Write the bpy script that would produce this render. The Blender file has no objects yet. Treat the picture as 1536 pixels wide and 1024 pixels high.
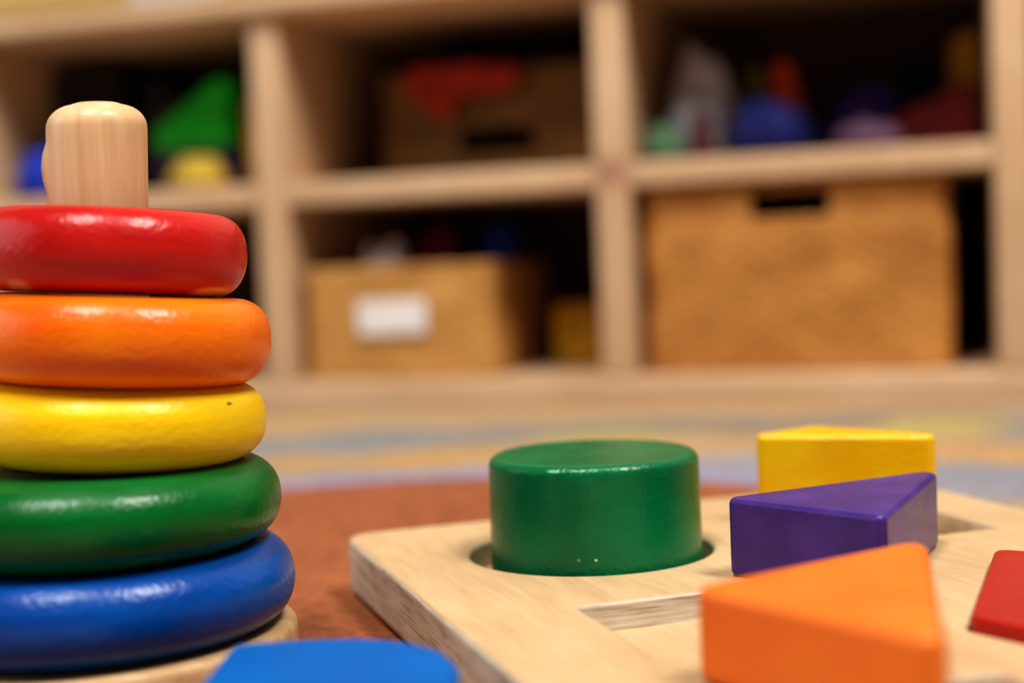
import bpy, bmesh, random
from math import sin, cos, pi, radians, sqrt, atan2, atan, floor, hypot
from mathutils import Vector, Matrix, noise

scene = bpy.context.scene
COL = scene.collection

# ------------------------------------------------------------------ helpers
def lin(c):
    return tuple((v / 12.92 if v <= .04045 else ((v + .055) / 1.055) ** 2.4) for v in (x / 255 for x in c)) + (1,)

def link(o, parent=None):
    COL.objects.link(o)
    if parent is not None:
        o.parent = parent
    return o

def tag(o, label=None, cat=None, group=None, kind=None):
    for k, v in (('label', label), ('category', cat), ('group', group), ('kind', kind)):
        if v:
            o[k] = v
    return o

def empty(name, loc=(0, 0, 0), rz=0):
    o = bpy.data.objects.new(name, None)
    o.empty_display_size = .03
    o.location = loc
    o.rotation_euler = (0, 0, rz)
    return link(o)

def obj(name, bm, mat, parent=None, smooth=True, ang=38, wn=False, loc=None, rot=None):
    me = bpy.data.meshes.new(name)
    bmesh.ops.recalc_face_normals(bm, faces=bm.faces[:])
    bm.to_mesh(me)
    bm.free()
    me.materials.append(mat)
    if smooth:
        for p in me.polygons:
            p.use_smooth = True
        me.set_sharp_from_angle(angle=radians(ang))
    o = bpy.data.objects.new(name, me)
    if loc is not None:
        o.location = loc
    if rot is not None:
        o.rotation_euler = rot
    if wn:
        m = o.modifiers.new('weighted', 'WEIGHTED_NORMAL')
        m.keep_sharp = True
        m.weight = 80
    return link(o, parent)

def area(p):
    return .5 * sum(p[i][0] * p[(i + 1) % len(p)][1] - p[(i + 1) % len(p)][0] * p[i][1] for i in range(len(p)))

def ccw(p):
    return list(p) if area(p) > 0 else list(reversed(p))

def round_poly(pts, r, seg=6):
    """polygon with rounded corners; r may be one radius or one per corner"""
    pts0 = list(pts)
    rs = list(r) if hasattr(r, '__len__') else [r] * len(pts0)
    if area(pts0) < 0:
        pts0.reverse(); rs.reverse()
    out = []
    n = len(pts0)
    for i in range(n):
        P = Vector(pts0[i]); A = Vector(pts0[i - 1]); B = Vector(pts0[(i + 1) % n])
        a = (A - P).normalized(); b = (B - P).normalized()
        th = a.angle(b)
        d = min(rs[i] / max(1e-6, sin(th / 2) / cos(th / 2)), .45 * (A - P).length, .45 * (B - P).length)
        rr = d * sin(th / 2) / cos(th / 2)
        c = P + (a + b).normalized() * (rr / sin(th / 2))
        p0 = P + a * d - c
        p1 = P + b * d - c
        a0 = atan2(p0.y, p0.x)
        da = atan2(p1.y, p1.x) - a0
        while da < -pi: da += 2 * pi
        while da > pi: da -= 2 * pi
        for k in range(seg + 1):
            t = a0 + da * k / seg
            out.append((c.x + rr * cos(t), c.y + rr * sin(t)))
    return out

def circle(cx, cy, r, n=96):
    return [(cx + r * cos(2 * pi * i / n), cy + r * sin(2 * pi * i / n)) for i in range(n)]

def offset(pts, d):
    """shrink a ccw polygon by d (d<0 grows it)"""
    n = len(pts)
    out = []
    for i in range(n):
        P = Vector(pts[i]); A = Vector(pts[i - 1]); B = Vector(pts[(i + 1) % n])
        e0 = (P - A); e1 = (B - P)
        if e0.length < 1e-9: e0 = e1
        if e1.length < 1e-9: e1 = e0
        e0.normalize(); e1.normalize()
        n0 = Vector((-e0.y, e0.x)); n1 = Vector((-e1.y, e1.x))
        m = (n0 + n1)
        m = m / max(.35, m.dot(n0)) if m.length > 1e-6 else n0
        out.append((P.x + m.x * d, P.y + m.y * d))
    return out

def ring_verts(bm, pts, z):
    return [bm.verts.new((x, y, z)) for x, y in pts]

def bridge(bm, a, b):
    n = len(a)
    for i in range(n):
        j = (i + 1) % n
        bm.faces.new((a[i], a[j], b[j], b[i]))

def edges_of(bm, loop):
    out = []
    for i in range(len(loop)):
        e = bm.edges.get((loop[i], loop[(i + 1) % len(loop)]))
        out.append(e or bm.edges.new((loop[i], loop[(i + 1) % len(loop)])))
    return out

def prism(poly, z0, z1, r, holes=(), floor_z=None, seg=5, taper=0.0, rb=None):
    """plate or block with rounded rims; holes are blind recesses down to floor_z"""
    bm = bmesh.new()
    rb = r if rb is None else rb
    p = ccw(poly)
    rings = []
    for k in range(seg + 1):
        t = k / seg * pi / 2
        rings.append(ring_verts(bm, offset(p, rb * (1 - sin(t))), z0 + rb * (1 - cos(t))))
    for k in range(seg + 1):
        t = k / seg * pi / 2
        rings.append(ring_verts(bm, offset(p, taper + r * (1 - cos(t))), z1 - r + r * sin(t)))
    for a, b in zip(rings, rings[1:]):
        bridge(bm, a, b)
    bm.faces.new(list(reversed(rings[0])))
    tops = edges_of(bm, rings[-1])
    for h in holes:
        hp = ccw(h)
        rr = r * .6
        hr = []
        for k in range(seg + 1):
            t = k / seg * pi / 2
            hr.append(ring_verts(bm, offset(hp, -rr * (1 - sin(t))), z1 - rr * (1 - cos(t))))
        hr.append(ring_verts(bm, hp, floor_z))
        for a, b in zip(hr, hr[1:]):
            bridge(bm, a, b)
        bm.faces.new(hr[-1])
        tops += edges_of(bm, hr[0])
    if holes:
        bmesh.ops.triangle_fill(bm, use_beauty=True, use_dissolve=False, edges=tops)
    else:
        bm.faces.new(rings[-1])
    return bm

def lathe(profile, n=128, cx=0, cy=0, closed=False):
    """profile: list of (r, z); r==0 ends are collapsed"""
    bm = bmesh.new()
    rings = []
    for r, z in profile:
        if r < 1e-6:
            rings.append([bm.verts.new((cx, cy, z))])
        else:
            rings.append([bm.verts.new((cx + r * cos(2 * pi * i / n), cy + r * sin(2 * pi * i / n), z)) for i in range(n)])
    pairs = list(zip(rings, rings[1:]))
    if closed:
        pairs.append((rings[-1], rings[0]))
    for a, b in pairs:
        for i in range(n):
            j = (i + 1) % n
            if len(a) == 1:
                bm.faces.new((a[0], b[j], b[i]))
            elif len(b) == 1:
                bm.faces.new((a[i], a[j], b[0]))
            else:
                bm.faces.new((a[i], a[j], b[j], b[i]))
    return bm

def box(bm, x0, x1, y0, y1, z0, z1, bev=0.0):
    r = bmesh.ops.create_cube(bm, size=1)
    vs = r['verts']
    for v in vs:
        v.co = Vector((x0 + (v.co.x + .5) * (x1 - x0), y0 + (v.co.y + .5) * (y1 - y0), z0 + (v.co.z + .5) * (z1 - z0)))
    if bev:
        es = list({e for v in vs for e in v.link_edges})
        bmesh.ops.bevel(bm, geom=es, offset=bev, segments=3, profile=.5, affect='EDGES')
    return bm

# ------------------------------------------------------------------ materials
class NT:
    def __init__(self, name):
        self.m = bpy.data.materials.new(name)
        self.m.use_nodes = True
        self.t = self.m.node_tree
        self.b = self.t.nodes['Principled BSDF']
        self.tc = self.n('ShaderNodeTexCoord')

    def n(self, typ, **kw):
        nd = self.t.nodes.new(typ)
        for k, v in kw.items():
            setattr(nd, k, v)
        return nd

    def l(self, a, b):
        self.t.links.new(a, b)

    def val(self, sock, v):
        if hasattr(v, 'is_output') or isinstance(v, bpy.types.NodeSocket):
            self.l(v, sock)
        else:
            sock.default_value = v

    def math(self, op, a, b=0.0, c=None, clamp=False):
        nd = self.n('ShaderNodeMath', operation=op)
        nd.use_clamp = clamp
        self.val(nd.inputs[0], a); self.val(nd.inputs[1], b)
        if c is not None:
            self.val(nd.inputs[2], c)
        return nd.outputs[0]

    def mapping(self, scale=(1, 1, 1), loc=(0, 0, 0), rot=(0, 0, 0), src=None):
        mp = self.n('ShaderNodeMapping')
        mp.inputs['Scale'].default_value = scale
        mp.inputs['Location'].default_value = loc
        mp.inputs['Rotation'].default_value = rot
        self.l(src or self.tc.outputs['Object'], mp.inputs['Vector'])
        return mp.outputs[0]

    def noise(self, vec, scale, detail=3, rough=.55, dist=0):
        nd = self.n('ShaderNodeTexNoise')
        nd.inputs['Scale'].default_value = scale
        nd.inputs['Detail'].default_value = detail
        nd.inputs['Roughness'].default_value = rough
        nd.inputs['Distortion'].default_value = dist
        self.l(vec, nd.inputs['Vector'])
        return nd.outputs['Fac']

    def ramp(self, fac, stops):
        nd = self.n('ShaderNodeValToRGB')
        el = nd.color_ramp.elements
        while len(el) < len(stops):
            el.new(.5)
        for e, (p, c) in zip(el, stops):
            e.position = p
            e.color = c if len(c) == 4 else lin(c)
        self.val(nd.inputs[0], fac)
        return nd.outputs[0]

    def mix(self, fac, a, b, blend='MIX'):
        nd = self.n('ShaderNodeMix', data_type='RGBA', blend_type=blend)
        self.val(nd.inputs['Factor'], fac)
        self.val(nd.inputs[6], a); self.val(nd.inputs[7], b)
        return nd.outputs[2]

    def smooth(self, v, lo, hi):
        nd = self.n('ShaderNodeMapRange', interpolation_type='SMOOTHSTEP')
        self.val(nd.inputs[0], v)
        nd.inputs[1].default_value = lo; nd.inputs[2].default_value = hi
        return nd.outputs[0]

    def bump(self, h, strength, dist):
        nd = self.n('ShaderNodeBump')
        nd.inputs['Strength'].default_value = strength
        nd.inputs['Distance'].default_value = dist
        self.l(h, nd.inputs['Height'])
        self.l(nd.outputs[0], self.b.inputs['Normal'])

    def blob(self, c, r, soft=.35, src=None):
        """1 inside an ellipsoid around c (object coordinates), 0 outside"""
        mp = self.mapping(scale=tuple(1 / x for x in r), loc=tuple(-a / x for a, x in zip(c, r)), src=src)
        ln = self.n('ShaderNodeVectorMath', operation='LENGTH')
        self.l(mp, ln.inputs[0])
        return self.smooth(ln.outputs['Value'], 1 + soft, 1 - soft)

    def done(self, color, rough=.5, spec=.5, coat=0):
        self.val(self.b.inputs['Base Color'], color)
        self.val(self.b.inputs['Roughness'], rough)
        self.b.inputs['Specular IOR Level'].default_value = spec
        if coat:
            self.b.inputs['Coat Weight'].default_value = coat
            self.b.inputs['Coat Roughness'].default_value = .22
        return self.m

def paint(name, c, c2, rough=.34, streak=(18, 18, 240), chips=(), bump=.27, mix=.5, peel=520, spec=.36):
    t = NT(name)
    s = t.noise(t.mapping(scale=streak), 1, 4, .6)
    w = t.noise(t.mapping(), 22, 3)
    f = t.smooth(t.math('ADD', t.math('MULTIPLY', s, mix), t.math('MULTIPLY', w, 1 - mix)), .36, .66)
    col = t.mix(f, lin(c2), lin(c))
    for ce, r, cc in chips:
        n = t.noise(t.mapping(), 700, 2)
        k = t.math('MULTIPLY', t.blob(ce, r, .3), t.smooth(n, .3, .45))
        col = t.mix(k, col, lin(cc))
    h = t.noise(t.mapping(), peel, 2, .5)
    h2 = t.noise(t.mapping(scale=streak), 2.0, 3, .6)
    hh = t.math('ADD', t.math('MULTIPLY', h, .9), t.math('MULTIPLY', h2, .35))
    t.bump(hh, bump, .0010)
    rr = t.math('ADD', t.math('MULTIPLY', t.noise(t.mapping(), 60, 2), .16), rough - .15)
    return t.done(col, rr, spec)

def wood(name, c_light, c_dark, scale=(6, 60, 60), rough=.55, bump=.15, spots=()):
    t = NT(name)
    g = t.noise(t.mapping(scale=scale), 1, 5, .6, .6)
    g2 = t.noise(t.mapping(scale=tuple(x * 4 for x in scale)), 1, 3, .6)
    w = t.noise(t.mapping(), 9, 2)
    f = t.math('ADD', t.math('ADD', t.math('MULTIPLY', g, .5), t.math('MULTIPLY', g2, .25)), t.math('MULTIPLY', w, .25))
    col = t.ramp(f, [(.36, c_dark), (.62, c_light)])
    for ce, r, cc, a in spots:
        col = t.mix(t.math('MULTIPLY', t.blob(ce, r, .6), a), col, lin(cc))
    t.bump(g2, bump, .0006)
    return t.done(col, rough, .35)

def plain(name, c, rough=.7, var=.18, scale=40, bump=.2, spec=.3):
    t = NT(name)
    n = t.noise(t.mapping(), scale, 4)
    d = tuple(int(x * (1 - var)) for x in c)
    col = t.mix(t.smooth(n, .35, .65), lin(d), lin(c))
    t.bump(n, bump, .002)
    return t.done(col, rough, spec)

# painted toys
M = {}
M['red'] = paint('red_paint', (196, 34, 28), (172, 20, 18), .35, chips=[((-.0185, -.031, -.0115), (.0042, .008, .0026), (196, 122, 84)), ((.0325, -.010, -.0115), (.007, .012, .0022), (216, 160, 100))])
M['orange'] = paint('orange_paint', (240, 128, 16), (230, 96, 8), .35, streak=(14, 14, 170))
M['yellow'] = paint('yellow_paint', (252, 212, 18), (242, 192, 6), .40, streak=(10, 10, 300), chips=[((.0385, -.0215, .0072), (.0008, .003, .0006), (110, 84, 14))])
M['green'] = paint('green_paint', (0, 110, 44), (0, 88, 34), .36, streak=(16, 16, 150))
M['blue'] = paint('blue_paint', (6, 82, 164), (0, 64, 144), .36, streak=(16, 16, 150))
M['block_green'] = paint('block_green_paint', (0, 122, 72), (0, 98, 56), .34, streak=(30, 30, 40), peel=700, bump=.3, spec=.38,
                         chips=[((-.0150, -.0335, .0414), (.0022, .003, .0005), (120, 190, 140)), ((-.0078, -.0359, .0126), (.0005, .002, .0004), (190, 225, 200)), ((-.0022, -.0366, .0126), (.0005, .002, .0004), (190, 225, 200))])
M['block_yellow'] = paint('block_yellow_paint', (240, 196, 8), (230, 176, 4), .36, streak=(30, 30, 40))
M['block_purple'] = paint('block_purple_paint', (80, 52, 140), (66, 40, 118), .38, streak=(50, 50, 50), peel=600)
M['block_orange'] = paint('block_orange_paint', (236, 124, 40), (228, 112, 30), .42, streak=(30, 30, 40))
M['block_red'] = paint('block_red_paint', (178, 40, 32), (168, 32, 26), .38, streak=(30, 30, 40))
M['block_blue'] = paint('block_blue_paint', (0, 96, 172), (0, 88, 162), .60, streak=(30, 30, 40), bump=.1, spec=.12)
# woods
M['peg'] = wood('pale_peg_wood', (234, 202, 160), (212, 168, 124), (130, 130, 8), .36, .1)
M['plate'] = wood('stacker_base_wood', (214, 180, 136), (178, 138, 92), (20, 90, 90), .5)
M['shelf'] = wood('shelf_wood', (212, 180, 146), (196, 160, 124), (8, 50, 8), .5, .1, spots=[((0, -.004, .197), (.012, .03, .013), (140, 70, 80), .55)])
M['shelf_rail'] = wood('shelf_rail_wood', (206, 176, 112), (184, 150, 88), (8, 50, 40), .5, .1)
M['shelf_back_shade'] = wood('shaded_back_wood', (90, 62, 40), (70, 46, 30), (8, 50, 8), .6, .1)  # back panel wood painted dark, standing for the shade inside the cubbies

def ply():
    t = NT('plywood_board')
    geo = t.n('ShaderNodeNewGeometry')
    sep = t.n('ShaderNodeSeparateXYZ'); t.l(geo.outputs['Normal'], sep.inputs[0])
    top = t.smooth(sep.outputs['Z'], .55, .85)
    # face grain, runs along the length
    g = t.noise(t.mapping(scale=(90, 12, 12)), 1, 5, .6, .5)
    g2 = t.noise(t.mapping(scale=(420, 40, 40)), 1, 3)
    w = t.noise(t.mapping(), 14, 2)
    f = t.math('ADD', t.math('MULTIPLY', g, .4), t.math('ADD', t.math('MULTIPLY', g2, .3), t.math('MULTIPLY', w, .3)))
    ctop = t.ramp(f, [(.36, (184, 152, 112)), (.62, (208, 176, 136))])
    # layered edge
    e = t.noise(t.mapping(scale=(26, 26, 900)), 1, 4, .65, .2)
    e2 = t.noise(t.mapping(scale=(60, 60, 260)), 1, 3, .6)
    fe = t.math('ADD', t.math('MULTIPLY', e, .6), t.math('MULTIPLY', e2, .4))
    cedge = t.ramp(fe, [(.34, (148, 132, 114)), (.47, (200, 188, 168)), (.66, (228, 218, 202))])
    col = t.mix(top, cedge, ctop)
    t.bump(t.mix(top, e, g2), .25, .0006)
    return t.done(col, .55, .35)
M['ply'] = ply()

def carpet(name, body):
    t = NT(name)
    col = body(t)
    n = t.noise(t.mapping(), 230, 3, .7)
    n2 = t.noise(t.mapping(), 130, 2)
    sh = t.math('ADD', t.math('MULTIPLY', n, .6), t.math('MULTIPLY', n2, .4))
    k = t.ramp(sh, [(.32, (120, 120, 120)), (.58, (255, 255, 255))])
    col = t.mix(.55, col, k, 'MULTIPLY')
    t.bump(sh, .8, .004)
    return t.done(col, .95, .1)

def rug_pattern(t):
    n1 = t.noise(t.mapping(scale=(3.2, 7, 1), rot=(0, 0, radians(12))), 1.6, 2, .5, 1.0)
    base = t.ramp(n1, [(.33, (150, 150, 152)), (.44, (172, 152, 128)), (.52, (194, 158, 114)), (.62, (198, 172, 136)), (.72, (160, 156, 150))])
    nz = t.n('ShaderNodeTexNoise'); nz.inputs['Scale'].default_value = 7; nz.inputs['Detail'].default_value = 2
    t.l(t.tc.outputs['Object'], nz.inputs['Vector'])
    wm = t.n('ShaderNodeVectorMath', operation='MULTIPLY_ADD')
    t.l(nz.outputs['Color'], wm.inputs[0])
    wm.inputs[1].default_value = (.16, .16, 0)
    t.l(t.mapping(loc=(-.08, -.08, 0)), wm.inputs[2])
    warped = wm.outputs[0]
    def patch(base, c, r, col, a, soft=.45):
        return t.mix(t.math('MULTIPLY', t.blob((c[0], c[1], 0), (r[0], r[1], 1), soft, warped), a), base, lin(col))
    base = patch(base, (-.14, 1.00), (.10, .10), (152, 156, 158), .9)
    base = patch(base, (-.03, 1.045), (.22, .055), (150, 148, 148), .85)
    base = patch(base, (-.06, .925), (.16, .035), (200, 158, 104), .9)
    base = patch(base, (.06, .90), (.10, .03), (196, 164, 126), .7)
    base = patch(base, (.13, 1.03), (.14, .035), (146, 138, 128), .8)
    base = patch(base, (.06, .985), (.05, .02), (200, 186, 96), .7)
    base = patch(base, (.28, .975), (.05, .035), (198, 184, 104), .9)
    base = patch(base, (.27, .85), (.09, .04), (200, 158, 110), .9)
    base = patch(base, (.25, .745), (.16, .045), (150, 148, 158), .9)
    base = patch(base, (.12, .80), (.06, .06), (156, 154, 168), .8)
    base = patch(base, (.38, .95), (.07, .06), (138, 140, 146), .8)
    base = patch(base, (0, 1.16), (.5, .06), (208, 172, 124), .75)
    # rust coloured round field with a lavender border
    border = t.blob((-.05, .58, 0), (.285, .285, 1), .035)
    base = t.mix(border, base, lin((156, 153, 178)))
    n2 = t.noise(t.mapping(), 12, 2)
    rust = t.mix(n2, lin((152, 90, 58)), lin((174, 108, 74)))
    return t.mix(t.blob((-.05, .58, 0), (.252, .252, 1), .03), base, rust)
M['rug'] = carpet('printed_rug', rug_pattern)
M['floor'] = carpet('tan_carpet', lambda t: t.mix(t.noise(t.mapping(), 6, 2), lin((176, 150, 116)), lin((150, 130, 106))))
M['wall'] = plain('wall_paint', (196, 186, 168), .8, .05, 20, .05)

def wicker(name, a, b):
    t = NT(name)
    n = t.noise(t.mapping(scale=(30, 30, 160)), 1, 4, .6)
    w = t.noise(t.mapping(), 16, 3)
    f = t.math('ADD', t.math('MULTIPLY', n, .55), t.math('MULTIPLY', w, .45))
    t.bump(n, .4, .002)
    return t.done(t.ramp(f, [(.36, b), (.62, a)]), .6, .3)
M['wicker'] = wicker('honey_wicker', (200, 142, 74), (158, 100, 44))
M['wicker_pale'] = wicker('pale_wicker', (206, 158, 92), (172, 122, 62))
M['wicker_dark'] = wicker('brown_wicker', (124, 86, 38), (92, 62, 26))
M['paper'] = plain('white_paper', (232, 228, 226), .7, .04)

# ------------------------------------------------------------------ room
RUG = .006
bm = bmesh.new(); box(bm, -3.0, 3.0, -2.2, 2.6, -.05, 0)
tag(obj('floor', bm, M['floor'], smooth=False), kind='structure')

A_SH = radians(-17)
O_SH = Vector((.0869, 1.2054, 0))
ES = Vector((cos(A_SH), sin(A_SH), 0)); ET = Vector((-sin(A_SH), cos(A_SH), 0))
def shelf_pt(s, t, z):
    return O_SH + ES * s + ET * t + Vector((0, 0, z))

bm = bmesh.new(); box(bm, -1.9, 1.75, .34, .40, 0, 2.4)
tag(obj('wall_back', bm, M['wall'], smooth=False, loc=O_SH, rot=(0, 0, A_SH)), kind='structure')

# rug: one edge runs along the foot of the shelf
f0 = shelf_pt(-1.25, -.012, 0); f1 = shelf_pt(1.1, -.012, 0)
n0 = f0 - ET * 1.75; n1 = f1 - ET * 1.75
rp = round_poly([(n0.x, n0.y), (n1.x, n1.y), (f1.x, f1.y), (f0.x, f0.y)], .02)
tag(obj('rug', prism(rp, 0, RUG, .002), M['rug'], wn=True),
    'printed play rug with rust field, lavender border and ochre swirls on the floor', 'rug')

# ------------------------------------------------------------------ ring stacker
SX, SY = -.1300, .445
stack = empty('stacking_post', (SX, SY, RUG))
tag(stack, 'pale round wooden post on a base, carrying the stack of five rings', 'stacking toy')
PT = .0221                                  # top of the base plate, world z
obj('base', lathe([(0, 0)] + [(.0600 + .003 * sin(a) - .003, .003 - .003 * cos(a)) for a in (0, .5, 1.0, 1.57)]
                  + [(.0600 + .003 * cos(a) - .003, PT - RUG - .003 + .003 * sin(a)) for a in (0, .4, .8, 1.2, 1.57)] + [(0, PT - RUG)], 128),
    M['plate'], stack)
PR, PH = .0148, .1815
prof = [(0, PT - RUG - .001), (PR, PT - RUG - .001)]
nz = 40
for k in range(nz + 1):
    prof.append((PR, PT - RUG + (PH - .0075 - PT) * k / nz))
for k in range(1, 9):
    a = k / 8 * radians(80)
    prof.append((PR - .0078 * (1 - cos(a)), PH - RUG - .0075 + .0070 * sin(a)))
prof += [(PR * .42, PH - RUG + .0001), (0, PH - RUG + .0003)]
bm = lathe(prof, 96)
for v in bm.verts:                          # the raised chip on the left flank of the post
    a = atan2(v.co.y, v.co.x)
    da = (a - radians(197) + pi) % (2 * pi) - pi
    zz = (v.co.z + RUG - .1630) / .0070
    k = max(0, 1 - (da / .34) ** 2) * max(0, 1 - zz * zz)
    if k > 0 and v.co.xy.length > .012:
        s = .0012 * k ** .4 + .0008 * k * noise.noise(v.co * 500)
        v.co.x += cos(a) * s; v.co.y += sin(a) * s
for v in bm.verts:                          # the post stands a little crooked, leaning to the right
    v.co.x += .042 * (v.co.z - (PT - RUG)) + .0014
obj('peg', bm, M['peg'], stack, ang=60)

def ring(name, label, R, zc, h, dx, dy, mat, tilt=(0, 0), ai=.020, e=2.5, wob=0, hole=.0212):
    prof = []
    b = h / 2
    rc = R - ai
    n = 36
    for k in range(n + 1):                  # outer flank, bottom to top
        t = -pi / 2 + pi * k / n
        c, s = cos(t), sin(t)
        prof.append((rc + ai * abs(c) ** (2 / e), b * (1 if s > 0 else -1) * abs(s) ** (2 / e)))
    for k in range(9):                      # rounded rim of the hole
        t = pi / 2 + pi * k / 8
        prof.append((hole + .004 + .004 * cos(t), b * (1 if sin(t) > 0 else -1) * abs(sin(t)) ** .5))
    bm = lathe(prof, 160, closed=True)
    for v in bm.verts:
        v.co += v.normal * 0
        q = noise.noise(Vector((v.co.x * 30 + wob, v.co.y * 30, v.co.z * 40)))
        r = v.co.xy.length
        v.co.x *= 1 + .006 * q; v.co.y *= 1 + .006 * q
    return tag(obj(name, bm, mat, loc=(SX + dx, SY + dy, zc), rot=(tilt[0], tilt[1], 0), ang=80), label, 'ring', 'wooden rings stacked on the post')

ring('stacking_ring', 'glossy blue wooden ring, largest and lowest of the stack on the post', .0612, .0356, .0258, -.0012, 0, M['blue'], (0, .012), .013, 2.15, 1)
ring('stacking_ring', 'glossy green wooden ring stacked between the blue and yellow rings', .0577, .0610, .0252, -.0010, 0, M['green'], (0, .018), .0145, 2.3, 4)
ring('stacking_ring', 'glossy yellow wooden ring stacked under the orange ring', .0452, .0862, .0250, .0085, 0, M['yellow'], (-.006, .056), .016, 2.4, 7)
ring('stacking_ring', 'glossy orange wooden ring stacked right below the red ring', .0454, .1108, .0258, .0112, 0, M['orange'], (-.022, .072), .011, 2.2, 9)
ring('stacking_ring', 'glossy red wooden ring, smallest and topmost on the post', .0400, .1366, .0250, .0105, 0, M['red'], (-.026, .074), .010, 2.2, 12)

# ------------------------------------------------------------------ shape sorting board
A_B = radians(17.8)
U = Vector((cos(A_B), sin(A_B), 0)); V = Vector((sin(A_B), -cos(A_B), 0))
CU, CV = .2292, -.369
def uv(u, v, z=0):
    return U * u + V * v + Vector((0, 0, z))
BT = .0274
def to_board(x, y):
    p = Vector((x, y, 0))
    return (p.dot(U) - CU, -(p.dot(V) - CV))
def sq(u, v, h=.034, r=.003):
    return round_poly([(u - h - CU, -(v - h - CV)), (u + h - CU, -(v - h - CV)), (u + h - CU, -(v + h - CV)), (u - h - CU, -(v + h - CV))], r, 4)
red_pts = [(.1508, .4623), (.1173, .3806), (.1530, .3270), (.2060, .3420), (.2150, .4230)]
outer = round_poly([(-.1236, -.181), (.1208, -.181), (.1208, .181), (-.1236, .181)], .011, 10)
GC = (.0264, .5055)
holes = [circle(*to_board(.0246, .5075), .0424, 96),
         sq(.2865, -.473), sq(.1785, -.366), sq(.1785, -.2585),
         offset(ccw(round_poly([to_board(*p) for p in red_pts], .004)), -.0008)]
FL = .0186
b0 = uv(CU, CV)
bm = prism(outer, 0, BT - RUG, .0022, holes, FL - RUG, rb=.004)
tag(obj('sorting_board', bm, M['ply'], wn=True, loc=(b0.x, b0.y, RUG), rot=(0, 0, A_B)),
    'thick pale plywood shape board with round and square recesses lying on the rug', 'puzzle board')

# green cylinder standing in the round recess
prof = [(0, 0)] + [(.0367 - .003 + .003 * sin(a), .003 - .003 * cos(a)) for a in (0, .5, 1.0, 1.57)]
for k in range(1, 13):
    prof.append((.0367 - .0004 * k / 12, .003 + (.0430 - .0065) * k / 12))
prof += [(.0363 - .0035 * (1 - cos(a)), .0430 - .0035 + .0035 * sin(a)) for a in (.25, .5, .8, 1.1, 1.35, 1.57)] + [(.02, .0430), (0, .0430)]
tag(obj('cylinder_block', lathe(prof, 128), M['block_green'], loc=(GC[0], GC[1], FL + .0003), ang=60, wn=True),
    'dark green cylinder block standing in the round recess of the board', 'toy block')

def block(name, label, pts, r, z0, z1, mat, bev=.0022, seg=7):
    c = Vector((sum(p[0] for p in pts) / len(pts), sum(p[1] for p in pts) / len(pts)))
    loc = [(p[0] - c.x, p[1] - c.y) for p in pts]
    bm = prism(round_poly(loc, r, seg), 0, z1 - z0, bev, seg=5)
    return tag(obj(name, bm, mat, wn=True, loc=(c.x, c.y, z0)), label, 'toy block')

block('triangle_block', 'yellow triangular block standing in the square recess at the back of the board',
      [(.0868, .5455), (.1160, .5680), (.1580, .5200)], [.003, .006, .003], FL + .0003, .0604, M['block_yellow'])
block('triangle_block', 'purple triangular block lying on the board between the yellow and orange ones',
      [(.0640, .4568), (.1452, .4975), (.1040, .4138)], [.003, .004, .0025], BT, .0524, M['block_purple'])
block('triangle_block', 'bright orange triangular block lying at the front of the board, nearest the camera',
      [(.0398, .3437), (.1092, .3900), (.0838, .2865)], [.004, .0045, .004], BT, .0509, M['block_orange'], .003)
block('pentagon_block', 'flat red block with slanted sides sunk in the board, right of the purple triangle',
      red_pts, .004, FL + .0003, .0314, M['block_red'], .0015)
arc = [(-.0740, .3660), (-.0600, .3680), (-.0416, .3680), (-.0290, .3620), (-.0200, .3530), (-.0155, .3400), (-.0155, .3200), (-.0200, .3060), (-.0300, .2960), (-.0770, .2960)]
block('rounded_block', 'flat bright blue block with one rounded end lying on the rug before the ring stack',
      arc, [.003, .02, .02, .02, .02, .02, .02, .02, .02, .003], RUG, .036, M['block_blue'], .003, 4)

# ------------------------------------------------------------------ storage shelf
shelf = empty('storage_shelf', O_SH, A_SH)
tag(shelf, 'pale wooden cubby shelf standing on the floor behind the toys', 'shelf')
PW, D = .0285, .30
posts = [-.927, -.617, -.307, 0, .3115, .62]
Z0, Z1, Z2, Z3, Z4 = .0065, .0295, .1835, .2045, .350
E_ = .0008
bm = bmesh.new(); box(bm, posts[0] - PW / 2, posts[-1] + PW / 2, .001, D, 0, Z1, .002); obj('bottom_board', bm, M['shelf'], shelf)
bm = bmesh.new(); box(bm, posts[0] - PW / 2 - .012, posts[-1] + PW / 2 + .012, -.012, D + .01, Z4, Z4 + .0165, .004); obj('top_board', bm, M['shelf'], shelf)
bm = bmesh.new(); box(bm, posts[0] - PW / 2 - .010, posts[-1] + PW / 2 + .010, -.011, .012, Z4 + .0165, Z4 + .056, .004)
S_PAPER = plain('off_white_paper', (206, 200, 192), .7, .05)  # off-white, a little duller than the basket label paper
rail = obj('top_rail', bm, M['shelf_rail'], shelf)
bm = bmesh.new(); box(bm, -.428, -.337, -.0116, -.0108, Z4 + .0195, Z4 + .036)
obj('paper_label', bm, S_PAPER, rail, smooth=False)
bm = bmesh.new(); box(bm, posts[0] - PW / 2, posts[-1] + PW / 2, D, D + .008, 0, Z4); obj('back_panel', bm, M['shelf_back_shade'], shelf, smooth=False)
for s in posts:
    bm = bmesh.new(); box(bm, s - PW / 2, s + PW / 2, 0, D, Z1, Z4, .0025); obj('upright', bm, M['shelf'], shelf)
for a, b in zip(posts, posts[1:]):
    bm = bmesh.new(); box(bm, a + PW / 2, b - PW / 2, .002, D, Z2, Z3, .0025); obj('shelf_board', bm, M['shelf'], shelf)

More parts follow.
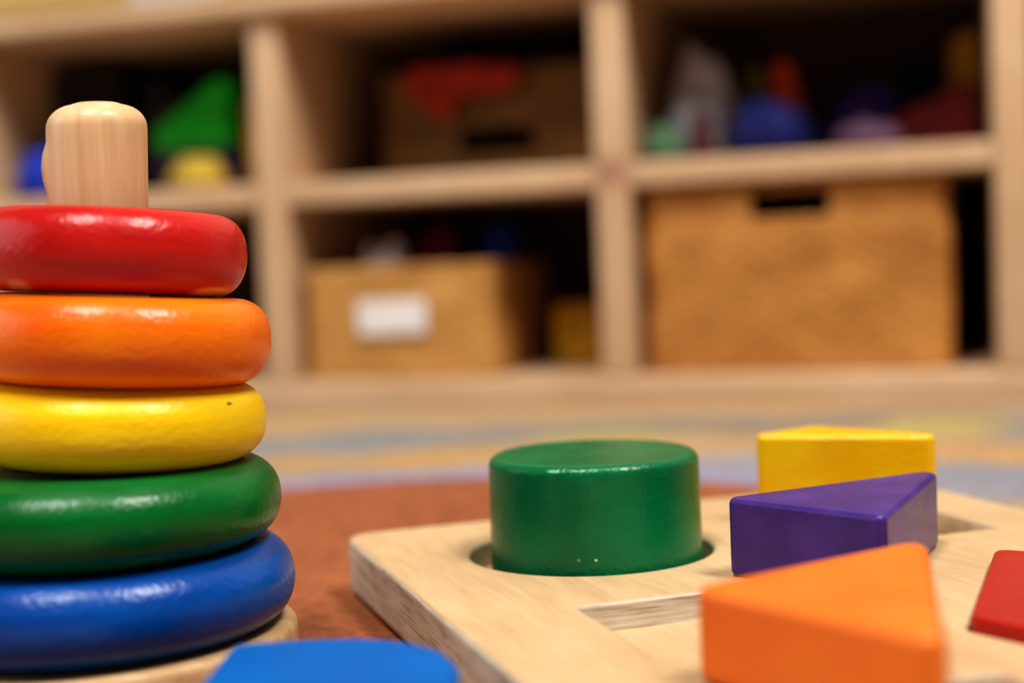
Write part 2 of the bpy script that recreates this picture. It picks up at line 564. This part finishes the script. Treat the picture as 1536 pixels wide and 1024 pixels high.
# ------------------------------------------------------------------ woven baskets
def basket(name, label, s0, s1, t0, t1, z0, h, mat, handle=None, label_rect=None, rnd=.012):
    """open box of woven strands; handle = (s0, s1, z0, z1) slot cut in the front wall"""
    c = shelf_pt((s0 + s1) / 2, t0, z0 + .0005)
    root = empty(name, c, A_SH)
    tag(root, label, 'basket')
    w, d = s1 - s0, t1 - t0
    path = round_poly([(-w / 2, 0), (w / 2, 0), (w / 2, d), (-w / 2, d)], rnd, 5)
    # resample the outline finely so that strands can weave in and out
    def resample(path, step):
        out = []
        n = len(path)
        for i in range(n):
            A = Vector(path[i]); B = Vector(path[(i + 1) % n])
            m = max(1, int((B - A).length / step))
            for k in range(m):
                out.append(tuple(A + (B - A) * k / m))
        return out
    P = resample(path, .0028)
    row = .0065
    nr = int(h / row) * 3
    bm = bmesh.new()
    grid, ins = [], []
    arc_l = [0]
    for i in range(1, len(P)):
        arc_l.append(arc_l[-1] + hypot(P[i][0] - P[i - 1][0], P[i][1] - P[i - 1][1]))
    nrm = []
    for i in range(len(P)):
        e = Vector(P[(i + 1) % len(P)]) - Vector(P[i - 1])
        nrm.append(Vector((e.y, -e.x)).normalized())
    for j in range(nr + 1):
        zz = h * j / nr
        r_i = floor(zz / row)
        ph = (zz / row) % 1
        lv, li = [], []
        for i in range(len(P)):
            wv = sin(arc_l[i] / .011 * pi + (r_i % 2) * pi)
            o = .0016 * sin(ph * pi) * (.85 + .35 * wv) + .0025 * noise.noise(Vector((P[i][0] * 25, P[i][1] * 25, zz * 25)))
            q = Vector(P[i]) + nrm[i] * o
            lv.append(bm.verts.new((q.x, q.y, zz)))
            q = Vector(P[i]) - nrm[i] * .006
            li.append(bm.verts.new((q.x, q.y, max(zz, .004))))
        grid.append(lv); ins.append(li)
    n = len(P)
    def cut(i, j):
        if not handle: return False
        x = P[i][0] + c_off; zz = h * (j + .5) / nr
        return P[i][1] < .004 and handle[0] <= x <= handle[1] and handle[2] - z0 <= zz <= handle[3] - z0
    c_off = (s0 + s1) / 2
    for j in range(nr):
        for i in range(n):
            k = (i + 1) % n
            if cut(i, j): continue
            bm.faces.new((grid[j][i], grid[j][k], grid[j + 1][k], grid[j + 1][i]))
            bm.faces.new((ins[j][k], ins[j][i], ins[j + 1][i], ins[j + 1][k]))
            # walls of the handle slot
            if handle:
                for (ii, jj, a, b) in ((i - 1, j, (i, j), (i, j + 1)), (k, j, (k, j + 1), (k, j)), (i, j - 1, (k, j), (i, j)), (i, j + 1, (i, j + 1), (k, j + 1))):
                    if 0 <= jj < nr and cut(ii % n, jj):
                        bm.faces.new((grid[a[1]][a[0]], grid[b[1]][b[0]], ins[b[1]][b[0]], ins[a[1]][a[0]]))
    for i in range(n):
        k = (i + 1) % n
        bm.faces.new((grid[nr][i], grid[nr][k], ins[nr][k], ins[nr][i]))
    bm.faces.new(ins[0]); bm.faces.new(list(reversed(grid[0])))
    obj('woven_body', bm, mat, root, ang=70)
    # braided rim
    bm = bmesh.new()
    rr = .0045
    loops = []
    for i in range(n):
        a = arc_l[i] / .012 * pi
        cx = Vector(P[i]) - nrm[i] * .003
        lp = []
        for q in range(8):
            t = q / 8 * 2 * pi
            rad = rr * (1 + .18 * sin(a + t * 2))
            lp.append(bm.verts.new((cx.x + nrm[i].x * rad * cos(t), cx.y + nrm[i].y * rad * cos(t), h + rad * sin(t) * .8)))
        loops.append(lp)
    for i in range(n):
        bridge(bm, loops[i], loops[(i + 1) % n])
    obj('rim', bm, mat, root, ang=80)
    if label_rect:
        a, b, zz0, zz1 = label_rect
        bm = bmesh.new(); box(bm, a - c_off, b - c_off, -.0058, -.0046, zz0 - z0, zz1 - z0, .0004)
        obj('paper_label', bm, M['paper'], root, smooth=False)
    return root

basket('woven_basket', 'large honey woven basket with rectangular hand slot filling the lower right cubby', .022, .2640, .016, .270, Z1, .1484, M['wicker'],
       handle=(.1085, .1700, .1525, .1762))
basket('woven_basket', 'small pale woven basket with white paper label in the lower middle cubby', -.2845, -.1120, .012, .20, Z1, .0940, M['wicker_pale'],
       label_rect=(-.2330, -.1690, .0680, .0980), rnd=.008)
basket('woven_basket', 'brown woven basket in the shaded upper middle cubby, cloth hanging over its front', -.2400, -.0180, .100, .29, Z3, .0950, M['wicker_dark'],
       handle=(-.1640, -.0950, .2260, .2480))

# ------------------------------------------------------------------ things kept on the shelf
def heap(name, label, cat, s, t, z, sx, sy, h, mat, seed=0, rot=0, group=None, crease=1.0):
    """crumpled piece of cloth: closed mound with folds"""
    bm = bmesh.new()
    N, K = 44, 14
    top = bm.verts.new((0, 0, h * (1 + .26 * noise.noise(Vector((seed, 0, seed))))))
    rings = []
    for k in range(1, K + 1):
        r = k / K
        lp = []
        for i in range(N):
            a = 2 * pi * i / N
            edge = 1 + .18 * noise.noise(Vector((cos(a) * 1.5 + seed, sin(a) * 1.5, 3)))
            x, y = r * cos(a) * edge, r * sin(a) * edge
            f = noise.noise(Vector((x * 2 + seed, y * 2, seed))) + .5 * abs(noise.noise(Vector((x * 5 + seed, y * 5, 1)))) * crease
            zz = h * max(0, 1 - r ** 2.6) ** .5 * (1 + .26 * f)
            lp.append(bm.verts.new((x * sx, y * sy, max(0, zz))))
        rings.append(lp)
    for i in range(N):
        bm.faces.new((top, rings[0][i], rings[0][(i + 1) % N]))
    for a, b in zip(rings, rings[1:]):
        bridge(bm, a, b)
    bm.faces.new(list(reversed(rings[-1])))
    return tag(obj(name, bm, mat, loc=shelf_pt(s, t, z), rot=(0, 0, A_SH + rot), ang=120), label, cat, group)

def extrude_sz(name, label, cat, pts, t0, t1, z, mat, r=.004, bev=.003, rot=0, lean=0):
    """solid whose outline (s, z) faces the room, thickness t0..t1"""
    cs = sum(p[0] for p in pts) / len(pts)
    bm = prism(round_poly([(p[0] - cs, p[1]) for p in pts], r, 5), 0, t1 - t0, bev)
    # (x, y, z) -> (x, depth, up)
    for v in bm.verts:
        v.co = Vector((v.co.x, (t1 - t0) - v.co.z, v.co.y))
    return tag(obj(name, bm, mat, wn=True, loc=shelf_pt(cs, t0, z), rot=(lean, 0, A_SH + rot)), label, cat)

S = {}
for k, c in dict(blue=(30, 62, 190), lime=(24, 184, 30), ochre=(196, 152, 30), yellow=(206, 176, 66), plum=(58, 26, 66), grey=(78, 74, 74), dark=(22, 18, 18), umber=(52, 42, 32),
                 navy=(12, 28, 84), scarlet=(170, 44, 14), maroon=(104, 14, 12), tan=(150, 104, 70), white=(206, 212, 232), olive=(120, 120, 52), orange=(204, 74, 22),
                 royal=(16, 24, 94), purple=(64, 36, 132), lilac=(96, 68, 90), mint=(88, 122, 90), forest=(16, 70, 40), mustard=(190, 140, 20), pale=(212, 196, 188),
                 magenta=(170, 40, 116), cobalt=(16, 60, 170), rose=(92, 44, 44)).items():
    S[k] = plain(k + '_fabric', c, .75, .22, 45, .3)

# upper left cubby
ZA, ZB = Z3 + .0005, Z1 + .0005
heap('folded_cloth', 'crumpled blue cloth in the upper left cubby, left of the wooden peg', 'cloth', -.561, .06, ZA, .036, .045, .050, S['blue'], 2)
extrude_sz('toy_box', 'dark plum box under the green sloping toy', 'box', [(-.458, 0), (-.372, 0), (-.372, .040), (-.458, .040)], .072, .130, ZA, S['plum'], .003)
extrude_sz('toy_wedge', 'bright green toy with sloping top in the upper left cubby, right of the peg', 'toy',
           [(-.462, .0), (-.380, .0), (-.377, .060), (-.392, .066), (-.462, .020)], .073, .129, ZA + .0405, S['lime'], .008)
heap('folded_cloth', 'yellow folded cloth at the bottom of the upper left cubby, below the green toy', 'cloth', -.394, .034, ZA, .030, .028, .028, S['yellow'], 9)
extrude_sz('toy_block', 'ochre upright block beside the green toy, against the shelf upright', 'toy block',
           [(-.364, 0), (-.324, 0), (-.324, .088), (-.364, .080)], .07, .11, ZA, S['ochre'])
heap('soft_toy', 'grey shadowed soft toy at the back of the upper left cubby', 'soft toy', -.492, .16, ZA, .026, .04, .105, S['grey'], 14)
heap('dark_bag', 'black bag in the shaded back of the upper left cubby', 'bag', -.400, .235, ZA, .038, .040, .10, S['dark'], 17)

extrude_sz('cover_box', 'dark brown box added behind the blue cloth to hide the lit cubby wall', 'box',
           [(-.600, 0), (-.528, 0), (-.528, .130), (-.600, .130)], .116, .28, ZA, S['umber'])  # added dark box, covers the brightly lit left wall of the cubby

# upper middle cubby: basket contents
heap('folded_cloth', 'dark navy cloth heaped in the brown basket of the upper middle cubby', 'cloth', -.178, .19, ZA + .008, .040, .050, .116, S['navy'], 21)
heap('dark_cloth', 'black cloth heaped in the right half of the brown basket', 'cloth', -.082, .19, ZA + .008, .040, .050, .112, S['dark'], 25)
extrude_sz('toy_scoop', 'red orange toy hanging over the front of the brown basket', 'toy',
           [(-.208, .014), (-.192, -.004), (-.168, -.016), (-.158, .004), (-.104, .010), (-.096, .028), (-.150, .034), (-.206, .032)], .080, .0902, Z3 + .0680, S['scarlet'], .004, .002)

# upper right cubby
heap('soft_toy', 'grey white plush toy sitting left in the upper right cubby', 'soft toy', .057, .110, ZA, .033, .034, .092, S['white'], 33, crease=.5)
heap('soft_toy', 'small mint green soft toy in front of the grey white plush', 'soft toy', .037, .035, ZA, .018, .020, .028, S['mint'], 36)
heap('soft_toy', 'small rose soft toy between the mint toy and the grey plush', 'soft toy', .069, .042, ZA, .010, .014, .040, S['rose'], 38)
extrude_sz('toy_block', 'olive block leaning against the grey white plush', 'toy block', [(.098, 0), (.108, 0), (.110, .080), (.099, .084)], .12, .15, ZA, S['olive'], .003)
extrude_sz('toy_figure', 'orange upright toy with pointed top behind the blue cloth', 'toy',
           [(.112, 0), (.148, 0), (.142, .050), (.136, .078), (.126, .092), (.116, .070)], .12, .155, ZA, S['orange'], .006)
heap('folded_cloth', 'royal blue cloth heaped in the upper right cubby', 'cloth', .125, .058, ZA, .036, .036, .044, S['royal'], 42)
heap('folded_cloth', 'purple cloth heaped in the middle of the upper right cubby', 'cloth', .200, .160, ZA, .040, .034, .056, S['purple'], 46)
heap('folded_cloth', 'lilac cloth lying in front of the purple cloth heap', 'cloth', .200, .045, ZA, .028, .028, .022, S['lilac'], 48)
extrude_sz('toy_ramp', 'dark red slanted toy lying right in the upper right cubby', 'toy',
           [(.212, .0), (.286, .0), (.290, .050), (.278, .054), (.212, .022)], .084, .116, ZA, S['maroon'], .004)
extrude_sz('toy_block', 'mustard yellow upright block at the right end of the upper right cubby', 'toy block',
           [(.262, 0), (.293, 0), (.293, .106), (.268, .098)], .15, .19, ZA, S['mustard'])
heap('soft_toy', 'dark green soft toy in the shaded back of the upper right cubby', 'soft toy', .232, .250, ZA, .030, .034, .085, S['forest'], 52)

# lower middle cubby
heap('folded_cloth', 'pale cloth piled in the small labelled basket', 'cloth', -.222, .060, ZB + .008, .035, .033, .100, S['pale'], 61)
heap('folded_cloth', 'magenta cloth piled behind the pale cloth in the small basket', 'cloth', -.203, .142, ZB + .008, .034, .028, .108, S['magenta'], 63)
extrude_sz('toy_cup', 'blue cup sticking out of the right end of the small basket', 'cup',
           [(-.148, 0), (-.126, 0), (-.122, .120), (-.152, .120)], .12, .15, ZB + .008, S['cobalt'], .006)
extrude_sz('toy_block', 'dull yellow block standing at the right end of the lower middle cubby', 'toy block',
           [(-.082, 0), (-.040, 0), (-.040, .056), (-.082, .058)], .10, .15, ZB, S['mustard'])

# ------------------------------------------------------------------ light
def panel(name, loc, size, power, color, target):
    L = bpy.data.lights.new(name, 'AREA')
    L.shape = 'RECTANGLE'
    L.size, L.size_y = size
    L.energy = power
    L.color = color
    o = bpy.data.objects.new(name, L)
    o.location = loc
    d = Vector(target) - Vector(loc)
    o.rotation_euler = d.to_track_quat('-Z', 'Y').to_euler()
    link(o)
WARM = (1.0, .96, .91)
panel('ceiling_light', (-.46, -.32, 2.3), (.44, .8), 46, WARM, (-.40, -.15, 0))
panel('ceiling_light', (1.0, -.15, 2.3), (.44, .8), 55, WARM, (.85, 0, 0))
panel('window_light', (-2.3, .25, 1.0), (2.0, 1.6), 15, (.88, .93, 1), (0, .55, .1))

w = bpy.data.worlds.new('room_ambient')
scene.world = w
w.use_nodes = True
bg = w.node_tree.nodes['Background']
bg.inputs[0].default_value = (1.0, .95, .90, 1)
bg.inputs[1].default_value = .07

# ------------------------------------------------------------------ camera
cam = bpy.data.cameras.new('camera')
cam.sensor_width = 36
cam.lens = 2200 / 1536 * 36
cam.clip_start = .01
cam.dof.use_dof = True
cam.dof.focus_distance = .452
cam.dof.aperture_fstop = 3.9
cam.dof.aperture_blades = 9
co = bpy.data.objects.new('camera', cam)
pitch = atan(125 / 2200)
co.matrix_world = Matrix.Translation((0, 0, .130)) @ Matrix.Rotation(radians(90) - pitch, 4, 'X') @ Matrix.Rotation(-.042, 4, 'Z')
link(co)
scene.camera = co

scene.view_settings.view_transform = 'Standard'
scene.view_settings.look = 'Medium High Contrast'
scene.view_settings.exposure = 0
